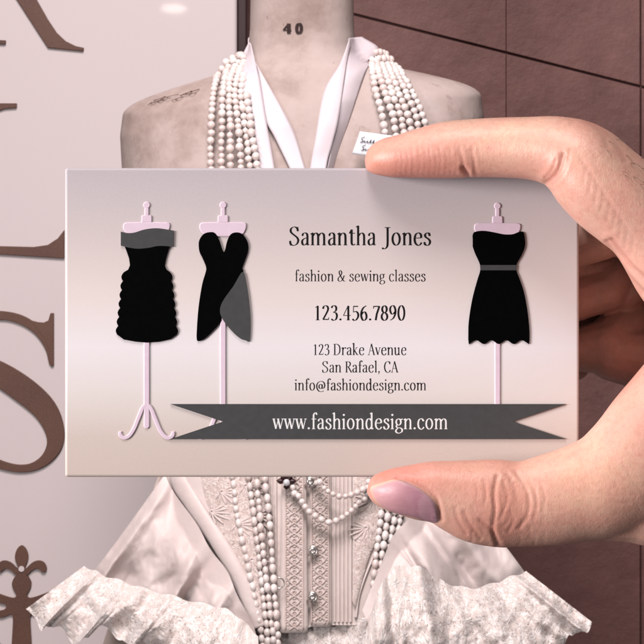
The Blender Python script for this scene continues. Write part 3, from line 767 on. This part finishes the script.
def drape(name, top, bot, m, parent, depth, folds, amp, nu=160, nv=50, sag=0.0, seed=0, ragged=0.0, vamp=lambda v: v, hug=None, crumple=0.0, cs=16.0):
    rnd = random.Random(seed); ph = [rnd.uniform(0, 6.28) for _ in range(4)]
    Tc, Bc = spline(top, 10), spline(bot, 10); b = MB(); rows = []
    for i in range(nv+1):
        v = i/nv; row = []
        for j in range(nu+1):
            u = j/nu; p = at(Tc, u)*(1-v)+at(Bc, u)*v
            ed = min(1.0, u/0.07, (1-u)/0.07) if ragged else 1.0
            w = u*folds*2*math.pi+0.9*math.sin(u*7+ph[0])+0.5*v*math.sin(u*13+ph[1])
            f = ed*(0.66*math.sin(w)+0.3*math.sin(2.1*w+ph[2])+0.1*math.sin(3.7*w+ph[3]+2*v))
            px = p[0]+(0.16 if ragged else 0.35)*amp*vamp(v)*ed*math.cos(w)
            py = p[1]+ragged*ed*v*(math.sin(w+0.8)+0.4*math.sin(2.3*w))+(1.8*v*abs(math.sin(u*62)) if ragged else 0)+(1.2*(1-v)*math.sin(u*47) if ragged else 0)
            D = depth(u, v)-amp*vamp(v)*f*SM
            if crumple:
                q = Vector((px/cs, py/(cs*1.5), seed*3.7))
                D -= crumple*SM*(mnoise.noise(q)+0.5*mnoise.noise(q*2.2+Vector((5, 0, 0)))+0.22*abs(mnoise.noise(q*4.7)))*(0.35+0.65*min(v*2, 1))
            if hug is not None: D = min(D, F(px, py, OB+hug+0.012*vamp(v)*f))
            row.append(P(px, py, D))
        rows.append(row)
    b.grid(rows)
    o = b.build(name, m, parent, recalc=False)
    LB = sum(float(np.linalg.norm(Bc[i+1]-Bc[i])) for i in range(len(Bc)-1))*1.15
    LV = float(np.mean([np.linalg.norm(at(Bc, q/10)-at(Tc, q/10)) for q in range(11)]))
    uv = o.data.uv_layers.new(name='cloth')
    li = np.empty(len(o.data.loops), dtype=np.int64); o.data.loops.foreach_get('vertex_index', li)
    uv.data.foreach_set('uv', np.stack([(li % (nu+1))/nu*LB, (li//(nu+1))/nv*LV], 1).ravel())
    return o
lt = [(164, 474), (180, 500), (203, 536), (228, 575), (252, 622)]
lb = [(80, 585), (112, 600), (155, 614), (200, 622), (262, 665)]
dl = lambda u, v: DM-SM*((62+60*u)*(1-v)+(55+110*u)*v+16*math.sin(math.pi*v**0.8)*math.sin(math.pi*u)**0.5)
drape('satin_drape', lt, lb, M['satin'], dress, dl, 2.7, 20, seed=3, vamp=lambda v: (0.2+0.8*v**0.8)*(1-0.6*v**5), hug=0.014, crumple=12, cs=34.0)
fl_t = [(84, 566), (112, 578), (150, 590), (196, 602), (232, 612), (258, 636)]
fl_b = [(26, 609), (62, 634), (108, 634), (150, 650), (200, 690), (262, 720)]
drape('lace_flounce', fl_t, fl_b, M['lace'], dress, lambda u, v: DM-SM*((76+112*u)+24*v+14*math.sin(math.pi*v)), 4.2, 17, 320, 80, seed=5, ragged=7, vamp=lambda v: 0.3+0.7*v**0.8, hug=0.028, crumple=9, cs=19.0)
rt = [(446, 474), (428, 496), (405, 522), (386, 550), (362, 610)]
rb = [(530, 584), (492, 596), (455, 600), (420, 592), (372, 640)]
dr_ = lambda u, v: DM-SM*((62+50*u)*(1-v)+(55+100*u)*v+16*math.sin(math.pi*v**0.8)*math.sin(math.pi*u)**0.5)
drape('satin_drape', rt, rb, M['satin'], dress, dr_, 2.3, 18, seed=12, vamp=lambda v: (0.2+0.8*v**0.8)*(1-0.6*v**5), hug=0.014, crumple=10, cs=46.0)
drape('lace_flounce', [(526, 571), (500, 581), (470, 588), (440, 580), (415, 566), (386, 575), (366, 630)], [(592, 622), (566, 645), (520, 664), (470, 690), (430, 700), (395, 700), (360, 720)], M['lace'], dress,
      lambda u, v: DM-SM*((78+105*u)+22*v+14*math.sin(math.pi*v)), 3.6, 17, 320, 80, seed=15, ragged=7, vamp=lambda v: 0.3+0.7*v**0.8, hug=0.028, crumple=9, cs=19.0)
drape('underskirt', [(160, 470), (200, 520), (250, 560), (300, 575), (350, 560), (405, 520), (450, 470)], [(50, 800), (120, 800), (220, 800), (300, 800), (380, 800), (480, 800), (570, 800)], M['underskirt'], dress,
      lambda u, v: DM-SM*((10+95*math.sin(math.pi*u))*(1-v)+(5+135*math.sin(math.pi*u))*v), 9, 5, 260, 40, seed=21)
drape('lace_flounce', [(268, 622), (300, 616), (335, 612), (366, 606)], [(262, 720), (300, 720), (340, 720), (372, 720)], M['lace'], dress,
      lambda u, v: DM-SM*(122+14*v), 3.5, 6, 120, 40, seed=25, ragged=3, vamp=lambda v: 0.4+0.6*v, crumple=6)
# fasteners on the placket
def ringpts(px, py, r, off, a0=0, a1=2*math.pi, n=16):
    return [P(px+r*math.cos(a), py+r*math.sin(a), F(px, py, OB+off)) for a in np.linspace(a0, a1, n)]
for (x, y) in ((311, 551), (310.5, 597), (308.5, 482)):
    b = MB(); b.tube(ringpts(x+2, y, 4.2, 0.012, -2.3, 2.3), 0.0017, 8); b.tube(ringpts(x+1.2, y, 2.2, 0.014), 0.0016, 8)
    b.tube([P(x-3, y+4, F(x, y, OB+0.009)), P(x+1, y+1, F(x, y, OB+0.014)), P(x+4, y-3, F(x, y, OB+0.012))], 0.0016, 8)
    b.build('clasp', M['silver'], dress)

# ------------------------------------------------------------------ ribbons round the neck
def ribbon(label, strips, loop):
    b = MB()
    for L, R, off, tilt in strips:
        Lc, Rc = spline(L, 8), spline(R, 8); rows = []
        for i in range(61):
            l, r = at(Lc, i/60), at(Rc, i/60); row = []
            for j in range(9):
                f = j/8; q = l*(1-f)+r*f
                row.append(P(q[0], q[1], F(q[0], q[1], off+tilt*f+0.0012*math.sin(math.pi*f)+0.004*math.sin(i/60*5+f*1.5)*(i/60))))
            rows.append(row)
        b.grid(rows)
    rows = []
    for k in range(25):                     # round the back of the neck
        a = math.pi*k/24; w = loop
        rows.append([P(CX-(52.6+w)*math.cos(a), 47-10*math.sin(a)+dy, DM+(52.6+w)*SM*math.sin(a)+0.002) for dy in (-8, 0, 8)])
    b.grid(rows)
    o = b.build('satin_ribbon', M['ribbon'])
    s_ = o.modifiers.new('thickness', 'SOLIDIFY'); s_.thickness = 0.0009; s_.offset = 0
    return tag(o, label, 'ribbon', 'white satin ribbons hung round the neck')
ribbon('outer white satin ribbon hanging straight down from the neck, next to the pearls',
       [([(249, 42), (240.5, 60), (238.7, 74), (246, 102), (251, 140), (256, 180), (262, 250)], [(251, 44), (256, 65), (260.5, 85), (267, 125), (271.5, 150), (276, 180), (284, 250)], 0.010, 0.0),
        ([(349, 38), (346, 64), (342, 92), (338, 118), (327, 169), (312, 240)], [(362, 37), (379, 50), (366, 71), (349.6, 120), (333, 169), (320, 240)], 0.013, -0.011)], 1.0)
ribbon('inner white satin ribbon crossing the chest in a V below the stencilled number',
       [([(253, 58), (258.6, 74), (265, 117), (276, 140), (295, 180), (318, 235)], [(256, 64), (276, 98.6), (288, 120), (296, 138), (306, 172), (326, 235)], 0.0055, 0.0),
        ([(349.5, 38), (340, 64), (324, 92), (315, 141), (310, 169), (300, 240)], [(350.5, 44), (346.3, 64), (338.5, 118), (332, 145), (326, 169), (318, 240)], 0.017, 0.0)], 0.3)

# ------------------------------------------------------------------ strings of pearls
bead_src = bmesh.new(); bmesh.ops.create_icosphere(bead_src, subdivisions=2, radius=1.0)
bead_v = [v.co.copy() for v in bead_src.verts]; bead_f = [tuple(v.index for v in f.verts) for f in bead_src.faces]; bead_src.free()
def pearls(path, label, size, oval=1.0, off=0.008, grp=None, seed=0):
    """path of (x, y[, extra offset]) photo positions laid on the front of the dress form"""
    rnd = random.Random(seed); c = spline([(p[0], p[1], p[2] if len(p) > 2 else 0) for p in path], 24)
    pts = [P(p[0], p[1], F(p[0], p[1], off+p[2])) for p in c]
    b = MB(); acc = 0; nxt = 0; last = pts[0]; ln = 0
    yat = [p[1] for p in c]
    for i in range(1, len(pts)):
        seg = (pts[i]-pts[i-1]); L = seg.length
        while nxt <= acc+L:
            f = (nxt-acc)/max(L, 1e-9); p = pts[i-1]+seg*f; t_ = seg.normalized()
            r = (size(yat[i]) if callable(size) else size)*SM/2*rnd.uniform(0.84, 1.12)
            ov = (oval(yat[i]) if callable(oval) else oval)*rnd.uniform(0.92, 1.12)
            u = t_.cross(Vector((0, 1, 0))).normalized(); w = t_.cross(u)
            a0 = rnd.uniform(0, 6.28)
            jit = u*rnd.uniform(-.12, .12)*r+w*rnd.uniform(-.1, .1)*r
            vs = []
            for v in bead_v:
                x, y = v.x*math.cos(a0)-v.y*math.sin(a0), v.x*math.sin(a0)+v.y*math.cos(a0)
                vs.append(p+jit+u*x*r+w*y*r+t_*v.z*r*ov)
            b.add(vs, bead_f); nxt += 2*r*ov*0.97
        acc += L
    b.tube(pts[::6]+[pts[-1]], 0.0006, 4)
    o = b.build('pearl_strand', M['pearl'], recalc=False)
    return tag(o, label, 'pearl necklace', grp or 'strings of pearls hung on the dress form')
up = lambda y: 7.6 if y < 250 else 6.6
ovl = lambda y: 1.0 if y < 250 else 1.32
G = None
pearls([(239, 55), (226, 63), (217, 78), (213, 96), (211.5, 125), (211, 170), (218, 330), (233, 480), (240, 530), (250, 575), (262, 640), (268, 720)], 'outermost long pearl strand on the left, nearest the shoulder edge', up, ovl, 0.012, seed=1)
pearls([(241, 56), (231, 63), (225, 78), (222.5, 98), (222, 125), (222, 170), (232, 330), (249, 480), (256, 530), (262, 585), (268, 640), (272, 720)], 'second long pearl strand from the left shoulder, running beside the lace panel', up, ovl, 0.014, seed=2)
pearls([(243, 57), (236, 66), (230, 80), (229, 98), (230, 125), (231, 170), (240, 330), (256.5, 480), (261, 530), (267, 585), (273, 640), (277, 720)], 'third long pearl strand from the left shoulder', up, ovl, 0.018, seed=3)
pearls([(244, 62), (239, 72), (235, 88), (236, 106), (238.5, 130), (241, 170), (250, 330), (265, 478), (270, 530), (274, 585), (278, 640), (281, 720)], 'long pearl strand nearest the placket on the left', up, ovl, 0.016, seed=4)
pearls([(243, 76), (241, 96), (244, 118), (247, 140), (250, 170), (268, 330), (291, 478, .01), (297, 494, .012), (310, 512, .014), (328, 522, .014), (345, 516, .014), (358, 503, .012), (368, 486, .01), (380, 380), (392, 200), (384.5, 128), (377, 95), (373, 74), (372, 56)],
       'short pearl necklace whose lowest loop hangs deepest over the placket', lambda y: 7.6 if y < 250 else 6.4, 1.0, 0.012, seed=5)
pearls([(247, 96), (250, 118), (256, 160), (285, 330), (313, 470, .01), (320, 483, .012), (331, 493, .014), (342, 496.5, .014), (354, 494, .014), (366, 488, .012), (376, 478, .01), (392, 380), (402, 200), (395, 127), (386, 96), (379, 72), (375, 54)],
       'short pearl necklace with the smaller loop, just under the card edge', lambda y: 8.0 if y < 250 else 6.2, 1.0, 0.016, seed=6)
pearls([(377, 52), (384, 70), (393, 96), (403, 127), (408, 200), (398, 380), (381, 515), (374, 575), (370, 640), (368, 720)], 'innermost long pearl strand on the right, ending beside the placket', lambda y: 7.8 if y < 250 else 6.8, ovl, 0.016, seed=7)
pearls([(380, 52), (389, 68), (400, 96), (410.5, 127), (416, 200), (406, 380), (387.5, 515), (379.5, 575), (374, 640), (372, 720)], 'middle long pearl strand on the right', lambda y: 7.6 if y < 250 else 6.8, ovl, 0.015, seed=8)
pearls([(383, 53), (394, 68), (407, 96), (418, 127), (424, 200), (414, 380), (394.5, 515), (385, 575), (379, 640), (376, 720)], 'third long pearl strand on the right, close to the thumb', lambda y: 7.4 if y < 250 else 6.8, ovl, 0.012, seed=9)
pearls([(386, 54), (399, 70), (413, 94), (425.5, 127), (432, 200), (424, 380), (401, 515), (390, 575), (383, 640), (380, 720)], 'outermost pearl strand on the right shoulder', lambda y: 7.4 if y < 250 else 6.6, ovl, 0.010, seed=10)

# brooch, tag, ring
brooch = thing('brooch', 'small flower brooch with dark petals and a clear crystal, just under the card', 'brooch', P(286, 490, F(286, 482, 0.03)))
b = MB()
for a in (0.15, 2.95, 1.0, 2.1, -1.57):
    c_, s_ = math.cos(a), math.sin(a); pts = []
    rows = []
    for i in range(9):
        f = i/8; rows.append([P(286.5+c_*(2+8.5*f)-s_*w*3.1*math.sin(math.pi*min(f*0.9+0.1, 1)), 482-s_*(2+6*f)-c_*w*3.1*math.sin(math.pi*min(f*0.9+0.1, 1)), F(286, 482, OB+0.018)-0.003*(1-w*w)) for w in (-1, -0.5, 0, 0.5, 1)])
    b.grid(rows)
b.build('petals', M['garnet'], brooch)
b = MB(); bmk = [(v*0.0036) for v in bead_v]; cp = P(286.5, 482.5, F(286, 482, OB+0.024)); b.add([cp+v for v in bmk], bead_f); b.build('crystal', M['crystal'], brooch, smooth=False)
b = MB(); b.tube(ringpts(279, 583, 5.2, 0.020, -1.9, 1.9), 0.0008, 6); r_ = b.build('split_ring', M['silver'])
tag(r_, 'thin pale wire ring beside the long pearls at the placket', 'ring')
tg = thing('price_tag', 'small white paper tag with handwriting, half hidden behind the index fingertip', 'tag', P(380, 158, F(380, 150, 0.03)))
b = MB(); cs_ = [(360, 131.5), (352, 154), (398, 160), (406, 137.5)]; rows = []
for i in range(9):
    f = i/8; row = []
    for j in range(9):
        h = j/8; q = (np.array(cs_[0])*(1-f)+np.array(cs_[3])*f)*(1-h)+(np.array(cs_[1])*(1-f)+np.array(cs_[2])*f)*h
        row.append(P(q[0], q[1], F(385, 145, 0.030+0.004*math.sin(f*2.2))))
    rows.append(row)
b.grid(rows); o = b.build('tag_paper', M['paper'], tg); s_ = o.modifiers.new('thickness', 'SOLIDIFY'); s_.thickness = 0.0008; s_.offset = 0
b = MB()
def tagpt(f, h): 
    q = (np.array(cs_[0])*(1-f)+np.array(cs_[3])*f)*(1-h)+(np.array(cs_[1])*(1-f)+np.array(cs_[2])*f)*h
    return P(q[0], q[1], F(385, 145, 0.0316+0.004*math.sin(f*2.2)))
for base, x0_, n_, amp_ in ((0.40, 0.08, 11, 0.10), (0.74, 0.16, 8, 0.09)):
    pts = [tagpt(x0_+0.06, base-0.2), tagpt(x0_, base-0.12), tagpt(x0_+0.05, base-0.02), tagpt(x0_, base+0.06)]
    for k in range(n_*4):
        f = x0_+0.06+k*0.016; tall = 2.4 if (k//4) in (2, 3, 7) else 1
        pts.append(tagpt(f+0.012*math.sin(k*math.pi/2+0.6), base-amp_*0.5*tall*max(0, math.sin(k*math.pi/2))+amp_*0.3*max(0, -math.sin(k*math.pi/2))))
    b.tube([Vector(p) for p in spline([tuple(p) for p in pts], 4)], 0.00033, 4)
b.build('handwriting', M['pen'], tg)

# ================================================================== SHOP FRONT
DS = 3.00
sign = thing('shop_sign', 'pale pink sign board with tall brown serif letters and a fleur-de-lis ornament', 'sign', P(-20, 900, DS))
k_ = 2*TH*DS/644
bm = bmesh.new()
xa, xb = P(-1500, 0, DS).x, P(237, 0, DS).x; za, zb = P(0, 1900, DS).z, P(0, -1500, DS).z
za = max(za, -1.2)
vs = [bm.verts.new((x, y, z)) for x in (xa, xb) for y in (DS, DS+0.05) for z in (za, zb)]
bmesh.ops.convex_hull(bm, input=vs); bmesh.ops.dissolve_limit(bm, angle_limit=0.01, verts=bm.verts[:], edges=bm.edges[:])
bmesh.ops.recalc_face_normals(bm, faces=bm.faces[:])
me = bpy.data.meshes.new('sign_panel'); bm.to_mesh(me); bm.free(); o = link('sign_panel', me, M['sign'], sign)
bv = o.modifiers.new('edge', 'BEVEL'); bv.width = 0.004; bv.segments = 3
LH = 0.004
def letter(polys, label=None):
    o = flat('sign_letter', polys, DS, LH, M['letter'], sign, 0.0008, 0.001)
    if label: o['label'] = label
    return o
leg = [(-2, -30), (17, 0), (48, 48), (83.5, 51.5), (84, 48), (76, 46.3), (66, 41.5), (57, 33), (48, 19.5), (37, 0), (18, -32)]
stem = [(-62, -110), (-36, -110), (-36, 30), (-30, 37), (-20, 40), (6, 40.5), (6, 44.5), (-104, 44.5), (-104, 40), (-74, 37), (-62, 30)]
letter([leg, stem])
letter([[(-96, 103), (17, 103.5), (17, 108), (5, 109), (-6, 113), (-10, 122), (-10, 236), (-6, 246), (8, 246.3), (34, 247), (48, 245), (58, 238.5), (64.5, 230), (64.5, 258.5), (40, 257), (0, 254.5), (-96, 254.5), (-96, 250), (-50, 246), (-42, 236), (-42, 122), (-48, 112), (-60, 108), (-96, 107)]])
sp = [(51.5, 364, 4), (48, 347, 6), (38, 331, 8), (22, 320, 9), (2, 315.5, 9), (-22, 318, 12), (-42, 330, 18), (-48, 348, 24), (-34, 364, 27), (-3, 373, 25), (24, 390, 26), (44, 408, 24), (54, 427, 20), (55, 444, 16), (46, 459, 11), (30, 467.5, 8), (10, 467, 8), (-12, 458, 9), (-26, 440, 7), (-32, 416, 4)]
letter([sweep(sp, 8), [(50.8, 313), (54, 313), (54, 366), (50.8, 366), (48.5, 349), (44, 338), (38, 330), (30, 320), (38, 322), (44, 322.5), (48.5, 320.5)], [(-34, 414), (-30.5, 414), (-26, 440), (-14, 460), (-24, 460), (-30, 468), (-34, 472)]])
def mir(p, c=21.9): return [(2*c-x, y) for x, y in p]
petal = spline([(21.9, 545), (26.5, 549), (28.6, 557), (26, 565), (23, 572), (21.9, 574), (20.8, 572), (17.8, 565), (15.2, 557), (17.3, 549)], 4, True)
lobe = [tuple(p) for p in spline([(24, 571), (28, 566.5), (33, 562), (39, 560.2), (44, 562), (46.8, 567), (46.2, 571), (43, 572.2), (40, 569.5), (36.5, 568.5), (32, 570.5), (27.5, 574.5)], 5, True)]
neck_ = [tuple(p) for p in spline([(25.5, 566), (26, 573), (30, 578.5), (31.6, 584), (29.6, 590), (27.2, 594.5), (30, 597.5), (40, 595), (60, 587)], 5)]+[(60, 599)]+[tuple(p) for p in spline([(48, 602), (39, 604), (37.2, 606.5), (40, 609.5), (48, 611)], 5)]+[(48, 618)]+[tuple(p) for p in spline([(40, 617), (33, 614.5), (30.6, 617), (31, 630), (32, 650), (34, 720)], 5)]
body = neck_+[(21.9, 720)]+[(21.9*2-x, y) for x, y in neck_[::-1]]
tail = [(-2, 640), (2, 646), (6, 660), (9, 690), (-2, 690), (-8, 660), (-8, 645)]
orn = flat('fleur_de_lis', [body, [tuple(p) for p in petal], lobe, mir(lobe)[::-1], tail], DS, LH, M['letter'], sign, 0.0006, 0.001)
flat('ornament_hole', [circ(21.9, 568.5, 2.9)], DS, LH*1.35, M['sign'], sign)

post = flat('door_post', [[(237.8, -1500), (247, -1500), (247, 1800), (237.8, 1800)]], DS+0.03, 0.02, M['post'], None, 0.002)
post = tag(post, 'narrow dark brown post between the pale sign and the brown wall', 'post')
DW = 3.15
wall = thing('slab_wall', 'dark brown slab wall with slanting joints, right of the dress form', 'wall', P(600, 1500, DW))
gl = lambda x, y0: y0+(x-404)*0.252
polys = []; xs = [200, 506, 641, 900, 1250, 1700]
for r in range(-2, 3):
    for c_ in range(len(xs)-1):
        a, bx = xs[c_]+0.12, xs[c_+1]-0.12; off = 27+r*600; t_, u_ = off+1.6, off+600-0.9
        if xs[c_] == 506: bx -= 1.2
        polys.append([(a, gl(a, t_)), (bx, gl(bx, t_)), (bx, gl(bx, u_)), (a, gl(a, u_))])
o = flat('wall_slabs', polys, DW, 0.003, M['slab'], wall, 0.0012)
b = MB(); q = [P(x, y, DW+0.001) for x, y in ((-1600, -1600), (2300, -1600), (2300, 1700), (-1600, 1700))]; b.add(q, [(0, 1, 2, 3)]); b.build('wall_backing', M['groove'], wall, smooth=False)

# ================================================================== camera and light
cam = bpy.data.cameras.new('camera'); co = bpy.data.objects.new('camera', cam); COL.objects.link(co)
co.location = (0, 0, CZ); co.rotation_euler = (math.radians(90), 0, 0)
cam.sensor_width = 36; cam.sensor_fit = 'HORIZONTAL'; cam.lens = 18/TH; cam.clip_start = 0.02; cam.clip_end = 100
cam.dof.use_dof = True; cam.dof.focus_distance = 0.398; cam.dof.aperture_fstop = 640
scn.camera = co
w = bpy.data.worlds.new('World'); scn.world = w; w.use_nodes = True
bg = w.node_tree.nodes['Background']; bg.inputs[0].default_value = (1.0, 0.955, 0.96, 1); bg.inputs[1].default_value = 0.11
def area(name, loc, target, size, power, colour=(1, 1, 1), sy=None):
    l = bpy.data.lights.new(name, 'AREA'); l.size = size; l.energy = power; l.color = colour
    if sy: l.shape = 'RECTANGLE'; l.size_y = sy
    o = bpy.data.objects.new(name, l); COL.objects.link(o); o.location = loc
    o.rotation_euler = (Vector(target)-Vector(loc)).to_track_quat('-Z', 'Y').to_euler(); return o
area('left_fill', (-1.25, -0.15, 1.5), (0.0, 0.4, 1.4), 0.5, 30, (1.0, 0.965, 0.965))  # added fill light from the left, stands for no fitting in the scene
area('key_lamp', (-0.16, -0.02, 2.42), (0.0, 0.4, 1.4), 0.4, 9.2, (1.0, 0.975, 0.96))
sl = area('backdrop_fill', (-0.2, 1.2, 3.0), (0.0, 2.75, 1.12), 0.9, 20.5, (1.0, 0.935, 0.935)); sl.data.spread = math.radians(105)  # added unseen area light for the dress form and what stands behind it
rl = area('ceiling_spot', (-0.3058, 1.0, 2.048), (-0.1835, 3.0, 1.789), 0.052, 0.075, (1.0, 0.86, 0.78), 0.019); rl.data.shape = 'ELLIPSE'
scn.view_settings.view_transform = 'Standard'; scn.view_settings.look = 'None'; scn.view_settings.exposure = 0
scn.cycles.diffuse_bounces = 1; scn.cycles.max_bounces = 8; scn.cycles.transparent_max_bounces = 16
